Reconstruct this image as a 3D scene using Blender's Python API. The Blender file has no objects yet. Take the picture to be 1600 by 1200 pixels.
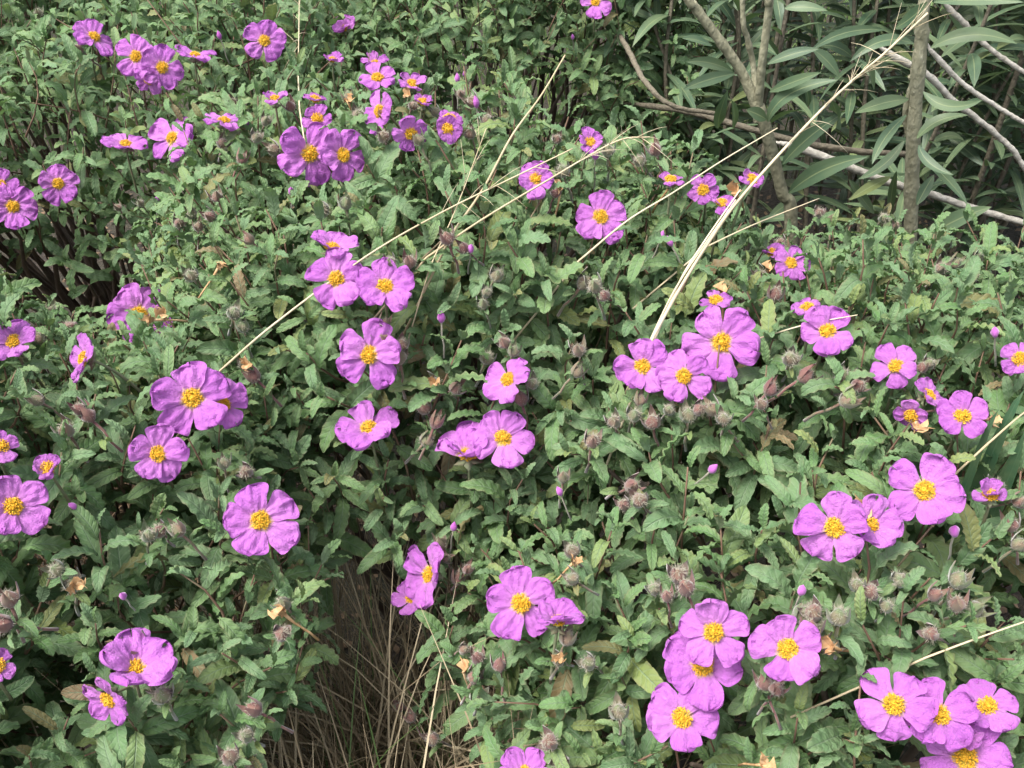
import bpy, math, random
import numpy as np
from mathutils import Vector, Matrix
from mathutils.bvhtree import BVHTree

rng = np.random.default_rng(7)
random.seed(7)
sc = bpy.context.scene
col = sc.collection

# ------------------------------------------------------------------ camera, sky, sun, exposure
CAM = np.array([0.0, 0.0, 1.5])
PITCH = math.radians(38.0)
FPX = 1570.0                                   # focal length in pixels of a 1600 px wide picture
cam = bpy.data.objects.new('camera', bpy.data.cameras.new('camera'))
col.objects.link(cam)
cam.location = CAM
cam.rotation_euler = (math.pi / 2 - PITCH, 0, 0)
cam.data.sensor_width = 36.0
cam.data.lens = 36.0 * FPX / 1600.0
cam.data.clip_start = 0.02
cam.data.clip_end = 500
sc.camera = cam

SUN_EL, SUN_AZ = math.radians(64), math.radians(-115)   # azimuth measured from +Y (away from camera), clockwise
wd = bpy.data.worlds.new('World'); sc.world = wd; wd.use_nodes = True
nt = wd.node_tree
bg = nt.nodes['Background']
sky = nt.nodes.new('ShaderNodeTexSky'); sky.sky_type = 'NISHITA'; sky.sun_disc = False
sky.sun_elevation = SUN_EL; sky.sun_rotation = SUN_AZ
sky.air_density = 1.0; sky.dust_density = 4.0; sky.ozone_density = 1.0
hs = nt.nodes.new('ShaderNodeHueSaturation'); hs.inputs['Saturation'].default_value = 0.45
nt.links.new(sky.outputs[0], hs.inputs['Color'])
nt.links.new(hs.outputs[0], bg.inputs['Color'])
bg.inputs['Strength'].default_value = 0.09
sun = bpy.data.objects.new('sun', bpy.data.lights.new('sun', 'SUN'))
col.objects.link(sun)
sun.data.energy = 1.5; sun.data.angle = math.radians(28); sun.data.color = (1.0, 0.96, 0.9)
sd = Vector((math.sin(SUN_AZ) * math.cos(SUN_EL), math.cos(SUN_AZ) * math.cos(SUN_EL), math.sin(SUN_EL)))
sun.rotation_euler = sd.to_track_quat('Z', 'Y').to_euler()
sun.location = sd * 10
sc.view_settings.view_transform = 'Standard'; sc.view_settings.look = 'None'
sc.cycles.max_bounces = 6; sc.cycles.diffuse_bounces = 2; sc.cycles.transmission_bounces = 2
sc.view_settings.exposure = 1.80; sc.view_settings.gamma = 1.0

# ------------------------------------------------------------------ helpers
FWD = np.array([0, math.cos(PITCH), -math.sin(PITCH)]); UPV = np.array([0, math.sin(PITCH), math.cos(PITCH)]); RT = np.array([1.0, 0, 0])
def ray(px, py):
    d = FWD + RT * ((px - 800) / FPX) + UPV * ((600 - py) / FPX)
    return d                                    # not normalised: t is depth along the view axis
def at(px, py, t): return CAM + ray(px, py) * t
def project(P):
    q = np.atleast_2d(P) - CAM
    z = q @ FWD
    zz = np.where(np.abs(z) < 1e-4, 1e-4, z)
    return 800 + FPX * (q @ RT) / zz, 600 - FPX * (q @ UPV) / zz, z
def unit(v):
    v = np.asarray(v, float)
    return v / (np.linalg.norm(v, axis=-1, keepdims=True) + 1e-9)

def new_mesh(name, co, quads=None, tris=None, uv=None, mat=None, smooth=True):
    me = bpy.data.meshes.new(name)
    co = np.asarray(co, np.float32).reshape(-1, 3)
    idx, tot = [], []
    if quads is not None and len(quads): idx.append(np.asarray(quads, np.int32).ravel()); tot.append(np.full(len(quads), 4, np.int32))
    if tris is not None and len(tris): idx.append(np.asarray(tris, np.int32).ravel()); tot.append(np.full(len(tris), 3, np.int32))
    idx = np.concatenate(idx); tot = np.concatenate(tot)
    me.vertices.add(len(co)); me.vertices.foreach_set('co', co.ravel())
    me.loops.add(len(idx)); me.loops.foreach_set('vertex_index', idx)
    me.polygons.add(len(tot))
    start = np.concatenate([[0], np.cumsum(tot)[:-1]]).astype(np.int32)
    me.polygons.foreach_set('loop_start', start)
    me.polygons.foreach_set('loop_total', tot)
    me.polygons.foreach_set('use_smooth', np.full(len(tot), smooth))
    if uv is not None:
        ul = me.uv_layers.new(name='UVMap')
        ul.data.foreach_set('uv', np.asarray(uv, np.float32).reshape(-1, 2)[idx].ravel())
    me.update(calc_edges=True)
    if mat: me.materials.append(mat)
    return me
def link(name, me, parent=None, **props):
    o = bpy.data.objects.new(name, me); col.objects.link(o)
    if parent is not None: o.parent = parent
    for k, v in props.items(): o[k] = v
    return o
def empty(name, loc, **props):
    o = link(name, None, **props); o.location = loc; o.empty_display_size = 0.05
    return o

class Geo:                                      # collects pieces into one mesh
    def __init__(s): s.v, s.q, s.t, s.uv, s.n = [], [], [], [], 0
    def add(s, v, q=None, t=None, uv=None):
        v = np.asarray(v, float).reshape(-1, 3)
        if q is not None and len(q): s.q.append(np.asarray(q) + s.n)
        if t is not None and len(t): s.t.append(np.asarray(t) + s.n)
        s.v.append(v); s.uv.append(np.zeros((len(v), 2)) if uv is None else np.asarray(uv, float)); s.n += len(v)
    def tube(s, pts, rad, sides=6, jitter=0.0, uvx=None):
        pts = np.asarray(pts, float); n = len(pts)
        rad = np.full(n, rad) if np.isscalar(rad) else np.asarray(rad, float)
        tan = unit(np.gradient(pts, axis=0))
        ref = np.array([0.31, 0.17, 0.93])
        X = unit(np.cross(tan, ref)); Y = np.cross(tan, X)
        a = np.arange(sides) * 2 * math.pi / sides
        r = rad[:, None] * (1 + jitter * rng.standard_normal((n, sides)))
        v = pts[:, None] + r[..., None] * (np.cos(a)[None, :, None] * X[:, None] + np.sin(a)[None, :, None] * Y[:, None])
        i, j = np.meshgrid(np.arange(n - 1), np.arange(sides), indexing='ij'); j2 = (j + 1) % sides
        q = np.stack([i * sides + j, i * sides + j2, (i + 1) * sides + j2, (i + 1) * sides + j], -1).reshape(-1, 4)
        uv = np.stack([np.tile(np.arange(sides) / sides, n), np.repeat(np.linspace(0, 1, n), sides)], -1)
        if uvx is not None: uv[:, 0] = uvx
        caps = [[0, k + 1, k] for k in range(1, sides - 1)] + [[(n - 1) * sides + 0, (n - 1) * sides + k, (n - 1) * sides + k + 1] for k in range(1, sides - 1)]
        s.add(v, q, caps, uv)
    def mesh(s, name, mat=None, smooth=True):
        return new_mesh(name, np.concatenate(s.v), np.concatenate(s.q) if s.q else None, np.concatenate(s.t) if s.t else None, np.concatenate(s.uv), mat, smooth)
def bez(p0, p1, p2, n):
    t = np.linspace(0, 1, n)[:, None]
    return (1 - t) ** 2 * np.asarray(p0) + 2 * t * (1 - t) * np.asarray(p1) + t ** 2 * np.asarray(p2)
def smooth_path(P, n):                           # Catmull-Rom through the points
    P = np.asarray(P, float); P = np.vstack([2 * P[0] - P[1], P, 2 * P[-1] - P[-2]])
    m = len(P) - 3; out = []
    for u in np.linspace(0, m - 1e-6, n):
        k = int(u); t = u - k; a, b, c, d = P[k:k + 4]
        out.append(.5 * (2 * b + (c - a) * t + (2 * a - 5 * b + 4 * c - d) * t * t + (3 * b - a - 3 * c + d) * t ** 3))
    return np.array(out)

# ------------------------------------------------------------------ materials
def mat_new(name):
    m = bpy.data.materials.new(name); m.use_nodes = True
    return m, m.node_tree, m.node_tree.nodes['Principled BSDF']
def N(t, typ, **kw):
    n = t.nodes.new(typ)
    for k, v in kw.items():
        if k in n.inputs: n.inputs[k].default_value = v
        else: setattr(n, k, v)
    return n
def math_n(t, op, a, b=None, c=None, clamp=False):
    n = t.nodes.new('ShaderNodeMath'); n.operation = op; n.use_clamp = clamp
    for k, x in enumerate((a, b, c)):
        if x is None: continue
        if isinstance(x, (int, float)): n.inputs[k].default_value = x
        else: t.links.new(x, n.inputs[k])
    return n.outputs[0]
def ramp(t, fac, stops):
    n = t.nodes.new('ShaderNodeValToRGB'); e = n.color_ramp.elements
    while len(e) < len(stops): e.new(0.5)
    for el, (p, c) in zip(e, stops): el.position = p; el.color = (*c, 1) if len(c) == 3 else c
    t.links.new(fac, n.inputs[0]); return n.outputs[0]
def mixc(t, fac, a, b, mode='MIX'):
    n = t.nodes.new('ShaderNodeMix'); n.data_type = 'RGBA'; n.blend_type = mode
    for s, x in ((n.inputs[0], fac), (n.inputs[6], a), (n.inputs[7], b)):
        if isinstance(x, (int, float)): s.default_value = x
        elif isinstance(x, tuple): s.default_value = (*x, 1)
        else: t.links.new(x, s)
    return n.outputs[2]
def island_random(t):
    g = t.nodes.new('ShaderNodeNewGeometry'); o = t.nodes.new('ShaderNodeObjectInfo')
    return math_n(t, 'FRACT', math_n(t, 'ADD', g.outputs['Random Per Island'], o.outputs['Random']))
def two_sided(t, bsdf, colr, amount):
    tr = t.nodes.new('ShaderNodeBsdfTranslucent')
    if isinstance(colr, tuple): tr.inputs[0].default_value = (*colr, 1)
    else: t.links.new(colr, tr.inputs[0])
    mx = t.nodes.new('ShaderNodeMixShader'); mx.inputs[0].default_value = amount
    t.links.new(bsdf.outputs[0], mx.inputs[1]); t.links.new(tr.outputs[0], mx.inputs[2])
    t.links.new(mx.outputs[0], t.nodes['Material Output'].inputs[0])

def leaf_material(name, stops, midrib, veins, rough, under, edge=None, transl=0.22, bump=0.6, spots=0.0, noise_scale=60):
    m, t, b = mat_new(name)
    r = island_random(t)
    uvn = t.nodes.new('ShaderNodeUVMap'); sep = t.nodes.new('ShaderNodeSeparateXYZ'); t.links.new(uvn.outputs[0], sep.inputs[0])
    U = math_n(t, 'MULTIPLY_ADD', sep.outputs[0], 2.0, -1.0); V = sep.outputs[1]
    AU = math_n(t, 'ABSOLUTE', U)
    base = ramp(t, r, stops)
    geo = t.nodes.new('ShaderNodeNewGeometry')
    nz = N(t, 'ShaderNodeTexNoise', Scale=noise_scale, Detail=2.0); t.links.new(geo.outputs['Position'], nz.inputs['Vector'])
    base = mixc(t, math_n(t, 'MULTIPLY_ADD', nz.outputs[0], 1.6, -0.5, True), base, mixc(t, 0.5, base, (0.20, 0.24, 0.12)))
    rib = math_n(t, 'SUBTRACT', 1.0, math_n(t, 'MULTIPLY', AU, 9.0), None, True)
    vein_phase = math_n(t, 'MULTIPLY', math_n(t, 'SUBTRACT', V, math_n(t, 'MULTIPLY', AU, 0.16)), veins)
    vw = math_n(t, 'POWER', math_n(t, 'ABSOLUTE', math_n(t, 'SINE', vein_phase)), 8.0)
    base = mixc(t, math_n(t, 'MULTIPLY', rib, 0.75), base, midrib)
    if veins > 0: base = mixc(t, math_n(t, 'MULTIPLY', vw, 0.22), base, midrib)
    if edge:
        ed = math_n(t, 'MULTIPLY', math_n(t, 'POWER', AU, 7.0), math_n(t, 'MULTIPLY_ADD', nz.outputs[0], 2.2, -0.75, True), None, True)
        base = mixc(t, math_n(t, 'MULTIPLY', ed, 0.75), base, edge)
    if False:
        n2 = N(t, 'ShaderNodeTexNoise', Scale=150.0, Detail=1.0); t.links.new(geo.outputs['Position'], n2.inputs['Vector'])
        sp = math_n(t, 'MULTIPLY', math_n(t, 'SUBTRACT', n2.outputs[0], 0.69, None), 18.0, None, True)
        base = mixc(t, math_n(t, 'MULTIPLY', sp, spots), base, (0.10, 0.05, 0.025))
    bk = mixc(t, math_n(t, 'MULTIPLY', geo.outputs['Backfacing'], 0.7), base, under)
    t.links.new(bk, b.inputs['Base Color'])
    b.inputs['Roughness'].default_value = rough
    b.inputs['Specular IOR Level'].default_value = 0.35
    n3 = N(t, 'ShaderNodeTexNoise', Scale=380.0, Detail=1.0); t.links.new(geo.outputs['Position'], n3.inputs['Vector'])
    h = math_n(t, 'SUBTRACT', math_n(t, 'MULTIPLY', n3.outputs[0], 0.8), math_n(t, 'ADD', math_n(t, 'MULTIPLY', vw, 0.5 if veins > 0 else 0.0), rib))
    bp = N(t, 'ShaderNodeBump', Strength=bump, Distance=0.0012); t.links.new(h, bp.inputs['Height'])
    t.links.new(bp.outputs[0], b.inputs['Normal'])
    two_sided(t, b, mixc(t, 0.5, base, (0.16, 0.30, 0.05)), transl)
    return m

M_LEAF = leaf_material('rockrose_leaf', [(0.0, (0.085, 0.17, 0.070)), (0.3, (0.13, 0.23, 0.108)), (0.62, (0.105, 0.21, 0.070)), (0.86, (0.15, 0.25, 0.098)), (0.955, (0.20, 0.26, 0.075)), (1.0, (0.20, 0.13, 0.07))],
                       (0.22, 0.30, 0.19), 26.0, 0.62, (0.16, 0.23, 0.14), edge=(0.23, 0.14, 0.10), spots=0.6)
M_OLE = leaf_material('oleander_leaf', [(0.0, (0.05, 0.095, 0.055)), (0.5, (0.08, 0.135, 0.08)), (0.85, (0.11, 0.165, 0.09)), (1.0, (0.16, 0.19, 0.07))],
                      (0.27, 0.32, 0.16), 0.0, 0.45, (0.12, 0.18, 0.11), bump=0.2, transl=0.15, noise_scale=25)
M_STRAP = leaf_material('strap_leaf', [(0.0, (0.04, 0.10, 0.05)), (1.0, (0.06, 0.13, 0.07))], (0.10, 0.18, 0.10), 0.0, 0.25, (0.10, 0.17, 0.10), bump=0.2, transl=0.1)

def simple(name, stops, rough=0.8, scale=40, bump=0.3, dist=0.002, stretch=None):
    m, t, b = mat_new(name)
    geo = t.nodes.new('ShaderNodeTexCoord')
    mp = t.nodes.new('ShaderNodeMapping'); t.links.new(geo.outputs['Object'], mp.inputs[0])
    if stretch: mp.inputs['Scale'].default_value = stretch
    nz = N(t, 'ShaderNodeTexNoise', Scale=scale, Detail=5.0); t.links.new(mp.outputs[0], nz.inputs['Vector'])
    r = island_random(t)
    f = math_n(t, 'ADD', math_n(t, 'MULTIPLY_ADD', nz.outputs[0], 1.4, -0.45), math_n(t, 'MULTIPLY', r, 0.5), None, True)
    t.links.new(ramp(t, f, stops), b.inputs['Base Color']); b.inputs['Roughness'].default_value = rough
    bp = N(t, 'ShaderNodeBump', Strength=bump, Distance=dist); t.links.new(nz.outputs[0], bp.inputs['Height']); t.links.new(bp.outputs[0], b.inputs['Normal'])
    return m
M_TWIG = simple('rockrose_twig', [(0, (0.10, 0.055, 0.035)), (0.6, (0.17, 0.10, 0.065)), (1, (0.16, 0.17, 0.09))])
M_BRANCH = simple('rockrose_branch', [(0, (0.055, 0.038, 0.028)), (0.6, (0.11, 0.08, 0.06)), (1, (0.17, 0.13, 0.10))], bump=0.8)
M_OSTEM = simple('oleander_bark', [(0, (0.15, 0.145, 0.09)), (0.45, (0.24, 0.23, 0.15)), (0.8, (0.30, 0.29, 0.20)), (1, (0.42, 0.41, 0.32))], scale=130, bump=1.0, dist=0.004, stretch=(1, 1, 0.6))
M_OSTEM2 = simple('shaded_bark_and_brown_wood', [(0, (0.06, 0.05, 0.035)), (1, (0.19, 0.165, 0.115))], scale=110, bump=1.0, dist=0.004)  # oleander bark with the thicket's shade put into its colour; brown branches share it
M_DEAD = simple('dead_wood', [(0, (0.20, 0.18, 0.145)), (0.45, (0.40, 0.375, 0.32)), (1, (0.58, 0.55, 0.49))], scale=90, bump=1.0, dist=0.004)
M_STRAW = simple('straw', [(0, (0.42, 0.33, 0.19)), (0.5, (0.58, 0.49, 0.32)), (1, (0.68, 0.61, 0.44))], rough=0.6, scale=15, bump=0.1)
M_DRY = simple('dry_grass', [(0, (0.12, 0.09, 0.055)), (0.3, (0.26, 0.20, 0.12)), (0.7, (0.42, 0.35, 0.23)), (0.95, (0.52, 0.45, 0.31)), (1, (0.10, 0.17, 0.05))], rough=0.8, scale=6, bump=0.1)
M_GRASS = simple('green_grass', [(0, (0.06, 0.12, 0.03)), (0.6, (0.11, 0.19, 0.05)), (1, (0.20, 0.22, 0.08))], rough=0.6, scale=6, bump=0.1)
M_LITTER = simple('litter', [(0, (0.06, 0.04, 0.025)), (0.5, (0.14, 0.09, 0.05)), (1, (0.25, 0.17, 0.10))], scale=60, bump=0.3)
M_WITHER = simple('withered_petals', [(0, (0.30, 0.15, 0.06)), (0.5, (0.46, 0.29, 0.14)), (1, (0.58, 0.42, 0.26))], scale=200, bump=0.4)
M_CAL = simple('flower_stalk_and_sepals', [(0, (0.20, 0.12, 0.08)), (0.5, (0.16, 0.19, 0.10)), (1, (0.24, 0.23, 0.15))], scale=120, bump=0.3)

def ground_mat():
    m, t, b = mat_new('soil')
    tc = t.nodes.new('ShaderNodeTexCoord')
    n1 = N(t, 'ShaderNodeTexNoise', Scale=3.0, Detail=8.0); t.links.new(tc.outputs['Object'], n1.inputs['Vector'])
    n2 = N(t, 'ShaderNodeTexNoise', Scale=70.0, Detail=6.0); t.links.new(tc.outputs['Object'], n2.inputs['Vector'])
    a = ramp(t, n2.outputs[0], [(0.25, (0.018, 0.013, 0.010)), (0.55, (0.035, 0.026, 0.018)), (0.8, (0.09, 0.066, 0.042))])
    g = ramp(t, n1.outputs[0], [(0.4, (0, 0, 0)), (0.62, (1, 1, 1))])
    t.links.new(mixc(t, math_n(t, 'MULTIPLY', g, 0.35), a, (0.05, 0.06, 0.03)), b.inputs['Base Color'])
    b.inputs['Roughness'].default_value = 0.95
    bp = N(t, 'ShaderNodeBump', Strength=0.8, Distance=0.02); t.links.new(n2.outputs[0], bp.inputs['Height']); t.links.new(bp.outputs[0], b.inputs['Normal'])
    return m

def petal_mat():
    m, t, b = mat_new('pink_petal')
    oi = t.nodes.new('ShaderNodeObjectInfo')
    uvn = t.nodes.new('ShaderNodeUVMap'); sep = t.nodes.new('ShaderNodeSeparateXYZ'); t.links.new(uvn.outputs[0], sep.inputs[0])
    V = sep.outputs[1]; U = math_n(t, 'MULTIPLY_ADD', sep.outputs[0], 2.0, -1.0)
    base = ramp(t, oi.outputs['Random'], [(0.0, (0.50, 0.15, 0.57)), (0.5, (0.575, 0.185, 0.63)), (1.0, (0.65, 0.24, 0.69))])
    # fine veins that fan out from the base
    comb = t.nodes.new('ShaderNodeCombineXYZ'); t.links.new(math_n(t, 'MULTIPLY', U, 9.0), comb.inputs[0]); t.links.new(math_n(t, 'MULTIPLY', V, 1.6), comb.inputs[1]); t.links.new(math_n(t, 'MULTIPLY', oi.outputs['Random'], 40.0), comb.inputs[2])
    nz = N(t, 'ShaderNodeTexNoise', Scale=2.2, Detail=4.0, Distortion=0.6); t.links.new(comb.outputs[0], nz.inputs['Vector'])
    base = mixc(t, math_n(t, 'MULTIPLY_ADD', nz.outputs[0], 1.8, -0.6, True), base, mixc(t, 0.35, base, (0.46, 0.09, 0.50)))
    base = mixc(t, math_n(t, 'MULTIPLY', math_n(t, 'SUBTRACT', 0.55, V, None, True), 0.9), base, (0.72, 0.36, 0.70))
    yl = math_n(t, 'MULTIPLY_ADD', V, -7.5, 2.2, True)
    base = mixc(t, math_n(t, 'MULTIPLY', math_n(t, 'POWER', V, 9.0), 0.45), base, (0.42, 0.08, 0.48))
    base = mixc(t, yl, base, (0.80, 0.62, 0.16))
    t.links.new(base, b.inputs['Base Color'])
    b.inputs['Roughness'].default_value = 0.55; b.inputs['Specular IOR Level'].default_value = 0.25
    b.inputs['Sheen Weight'].default_value = 0.15
    geo = t.nodes.new('ShaderNodeTexCoord')
    mu = N(t, 'ShaderNodeTexNoise', Scale=8.0, Detail=3.0, Distortion=1.5); t.links.new(geo.outputs['Object'], mu.inputs['Vector'])
    vo = N(t, 'ShaderNodeTexVoronoi', Scale=9.0, feature='DISTANCE_TO_EDGE'); t.links.new(geo.outputs['Object'], vo.inputs['Vector'])
    h = math_n(t, 'ADD', math_n(t, 'ADD', math_n(t, 'MULTIPLY', nz.outputs[0], 0.6), mu.outputs[0]), math_n(t, 'MULTIPLY', math_n(t, 'MINIMUM', vo.outputs[0], 0.15), 1.2))
    bp = N(t, 'ShaderNodeBump', Strength=0.9, Distance=0.0021); t.links.new(h, bp.inputs['Height']); t.links.new(bp.outputs[0], b.inputs['Normal'])
    two_sided(t, b, base, 0.30)
    return m
M_PETAL = petal_mat()
def stamen_mat():
    m, t, b = mat_new('yellow_stamens')
    uvn = t.nodes.new('ShaderNodeUVMap'); sep = t.nodes.new('ShaderNodeSeparateXYZ'); t.links.new(uvn.outputs[0], sep.inputs[0])
    g = t.nodes.new('ShaderNodeNewGeometry')
    a = ramp(t, g.outputs['Random Per Island'], [(0.0, (0.66, 0.30, 0.012)), (0.6, (0.80, 0.43, 0.016)), (1.0, (0.86, 0.56, 0.04))])
    t.links.new(mixc(t, sep.outputs[1], (0.78, 0.60, 0.08), a), b.inputs['Base Color']); b.inputs['Roughness'].default_value = 0.7
    return m
M_STAMEN = stamen_mat()
def bud_mat(name, stops):
    m, t, b = mat_new(name)
    uvn = t.nodes.new('ShaderNodeUVMap'); sep = t.nodes.new('ShaderNodeSeparateXYZ'); t.links.new(uvn.outputs[0], sep.inputs[0])
    oi = t.nodes.new('ShaderNodeObjectInfo'); tc = t.nodes.new('ShaderNodeTexCoord')
    nz = N(t, 'ShaderNodeTexNoise', Scale=120.0, Detail=3.0); t.links.new(tc.outputs['Object'], nz.inputs['Vector'])
    f = math_n(t, 'ADD', math_n(t, 'MULTIPLY_ADD', nz.outputs[0], 1.5, -0.6), math_n(t, 'MULTIPLY', oi.outputs['Random'], 0.8), None, True)
    hair = (0.27, 0.25, 0.19)
    t.links.new(mixc(t, sep.outputs[0], ramp(t, f, stops), hair), b.inputs['Base Color'])
    b.inputs['Roughness'].default_value = 0.85; b.inputs['Sheen Weight'].default_value = 0.4
    bp = N(t, 'ShaderNodeBump', Strength=0.4, Distance=0.001); t.links.new(nz.outputs[0], bp.inputs['Height']); t.links.new(bp.outputs[0], b.inputs['Normal'])
    return m
M_BUD = bud_mat('hairy_bud', [(0, (0.13, 0.17, 0.08)), (0.35, (0.17, 0.135, 0.085)), (0.7, (0.19, 0.095, 0.075)), (1, (0.14, 0.055, 0.055))])
M_MAGENTA = bud_mat('magenta_bud', [(0, (0.30, 0.04, 0.30)), (1, (0.52, 0.14, 0.52))])

# ------------------------------------------------------------------ ground
gs = 40; gx = np.linspace(-60, 60, 61); G = np.array([[x, y] for y in gx for x in gx])
gz = 0.03 * np.sin(G[:, 0] * 0.9) * np.cos(G[:, 1] * 0.7)
gi = np.arange(61 * 61).reshape(61, 61)
gq = np.stack([gi[:-1, :-1], gi[:-1, 1:], gi[1:, 1:], gi[1:, :-1]], -1).reshape(-1, 4)
link('ground', new_mesh('ground', np.column_stack([G, gz * (np.abs(G).max(1) > 4)]), gq, mat=ground_mat()), kind='structure')

# ------------------------------------------------------------------ rockrose bushes as mounds
class Mound:
    def __init__(s, c, r, zt, rot=0, p=3.0, seed=0, bump=0.05, z0=0.0):
        s.c = np.array([c[0], c[1], z0]); s.r = np.array([r[0], r[1], zt - z0]); s.p = p; s.rot = math.radians(rot)
        g = np.random.default_rng(seed)
        s.k = g.normal(0, 1, (14, 3)) * np.linspace(3, 11, 14)[:, None]; s.ph = g.uniform(0, 6.28, 14); s.bump = bump
    def local(s, P):
        q = (P - s.c); ca, sa = math.cos(s.rot), math.sin(s.rot)
        return np.stack([q[..., 0] * ca + q[..., 1] * sa, -q[..., 0] * sa + q[..., 1] * ca, q[..., 2]], -1) / s.r
    def world(s, q):
        q = q * s.r; ca, sa = math.cos(s.rot), math.sin(s.rot)
        return np.stack([q[..., 0] * ca - q[..., 1] * sa, q[..., 0] * sa + q[..., 1] * ca, q[..., 2]], -1) + s.c
    def g(s, P):
        q = s.local(P)
        h = (np.abs(q) ** s.p).sum(-1) ** (1 / s.p)
        d = q / (np.linalg.norm(q, axis=-1, keepdims=True) + 1e-9)
        w = np.arange(14, dtype=float); w = 1 / (1 + 0.12 * w)
        n = (np.sin(d @ s.k.T + s.ph) * w).sum(-1) / 2.6
        return h / (1 + s.bump * n)
    def normal(s, P):
        e = 0.004; gr = [s.g(P + e * np.eye(3)[i]) - s.g(P - e * np.eye(3)[i]) for i in range(3)]
        return unit(np.stack(gr, -1))
    def surface(s, d):
        P = s.world(d); gg = s.g(P)
        return s.world(d / gg[..., None])

BUSHES = {
    'left':   dict(m=Mound((-0.705, 0.765), (0.55, 0.42), 0.93, seed=3, bump=0.05), label='left rockrose bush in flower beside the dry grass gap'),
    'middle': dict(m=Mound((-0.07, 1.14), (0.51, 0.46), 0.97, seed=5, bump=0.045), label=''),
    'right':  dict(m=Mound((0.57, 0.80), (0.72, 0.54), 0.90, seed=8, bump=0.045), label=''),
    'back':   dict(m=Mound((-0.84, 1.84), (0.75, 0.52), 1.02, seed=13, bump=0.07), label=''),
    'far':    dict(m=Mound((-0.03, 2.30), (0.46, 0.46), 1.08, seed=21, bump=0.08), label=''),
}
BUSHES['left']['label'] = 'low rockrose bush with pink flowers between the dark hollow and the dry grass gap'
BUSHES['middle']['label'] = 'rounded rockrose bush with crowded pink flowers and buds along its crest, straw lying over it'
BUSHES['right']['label'] = 'broad rockrose bush with many pink flowers, spreading in front of the oleander stems'
BUSHES['back']['label'] = 'darker rockrose bush with small pink flowers behind the dark hollow'
BUSHES['far']['label'] = 'leafy rockrose bush with hardly any flowers next to the oleander'
for k, b in BUSHES.items():
    c = b['m'].c
    b['root'] = empty('rockrose_bush', (c[0], c[1], 0), label=b['label'], category='bush', group='rockrose bushes')
def local_to(b, P): return np.asarray(P) - np.array(b['root'].location)

def hit(px, py, only=None):                     # where the view through a pixel meets the leaf canopy
    d = ray(px, py); ts = np.linspace(0.45, 3.2, 1400)
    P = CAM + ts[:, None] * d
    best = (9, None)
    for k, b in BUSHES.items():
        if only and k not in only: continue
        g = b['m'].g(P); i = np.argmax(g < 1.0)
        if g[i] < 1.0 and ts[i] < best[0]: best = (ts[i], k)
    if best[1] is None:                          # past every bush: the place where it passes closest
        bb = (9, 1.5, 'far')
        for k, b in BUSHES.items():
            if only and k not in only: continue
            g = b['m'].g(P); i = np.argmin(g)
            if g[i] < bb[0]: bb = (g[i], ts[i], k)
        return bb[1], bb[2]
    return best

# ------------------------------------------------------------------ leaf shapes
def rockrose_leaf(seed, nL, nW, asp):
    g = np.random.default_rng(seed)
    v = np.linspace(0, 1, nL + 1); u = np.linspace(-1, 1, nW + 1)
    th0, kap = g.uniform(0.0, 0.5), g.uniform(0.7, 2.1)
    th = th0 - kap * v + 0.15 * np.sin(v * 6 + g.uniform(0, 6))
    dl = 1.0 / nL
    y = np.concatenate([[0], np.cumsum(np.cos(th[:-1]) * dl)]); z = np.concatenate([[0], np.cumsum(np.sin(th[:-1]) * dl)])
    w = asp * np.clip(np.sin(math.pi * np.clip(v, 0, 1) ** 0.98), 0, 1) ** 0.46
    w = np.where(v < 0.1, np.maximum(w * 0.35, 0.03), w); w[-1] = 0.012
    fold = g.uniform(0.1, 0.75); k1 = g.uniform(4.6, 6.8); twist = g.uniform(-0.5, 0.5)
    co = np.zeros((nL + 1, nW + 1, 3)); uv = np.zeros((nL + 1, nW + 1, 2))
    for j, uu in enumerate(u):
        ph = 1.3 if uu < 0 else 4.1
        ww = w * (1 + 0.055 * np.sin(2 * math.pi * k1 * v + ph + seed))
        wave = 0.042 * np.sin(2 * math.pi * k1 * v + ph * 1.7 + seed) * abs(uu) ** 1.6 * (w / asp)
        off = fold * abs(uu) * w * 0.8 + wave + 0.02 * math.sin(seed + 5 * uu)
        tw = twist * v
        xx = uu * ww * np.cos(tw); zz = uu * ww * np.sin(tw)
        co[:, j, 0] = xx; co[:, j, 1] = y - np.sin(th) * (off + zz); co[:, j, 2] = z + np.cos(th) * (off + zz)
        uv[:, j, 0] = uu * .5 + .5; uv[:, j, 1] = v
    i, j = np.meshgrid(np.arange(nL), np.arange(nW), indexing='ij'); s = nW + 1
    q = np.stack([i * s + j, i * s + j + 1, (i + 1) * s + j + 1, (i + 1) * s + j], -1).reshape(-1, 4)
    return co.reshape(-1, 3), q, uv.reshape(-1, 2)
NVAR = 24
def variants(nL, nW, k0=0): return [rockrose_leaf(k0 + i, nL, nW, 0.118 + 0.06 * ((i * 7) % NVAR) / NVAR) for i in range(NVAR)]
VAR_HI = variants(17, 4); VAR_LO = variants(9, 2)
def leaf_batch(var, vi, base, X, Y, Z, L):
    V0 = np.stack([v[0] for v in var]); UV0 = np.stack([v[2] for v in var]); q0 = var[0][1]; nv = V0.shape[1]
    loc = V0[vi] * L[:, None, None]
    co = base[:, None] + loc[..., 0:1] * X[:, None] + loc[..., 1:2] * Y[:, None] + loc[..., 2:3] * Z[:, None]
    q = q0[None] + (np.arange(len(vi)) * nv)[:, None, None]
    return co.reshape(-1, 3), q.reshape(-1, 4), UV0[vi].reshape(-1, 2)

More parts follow.
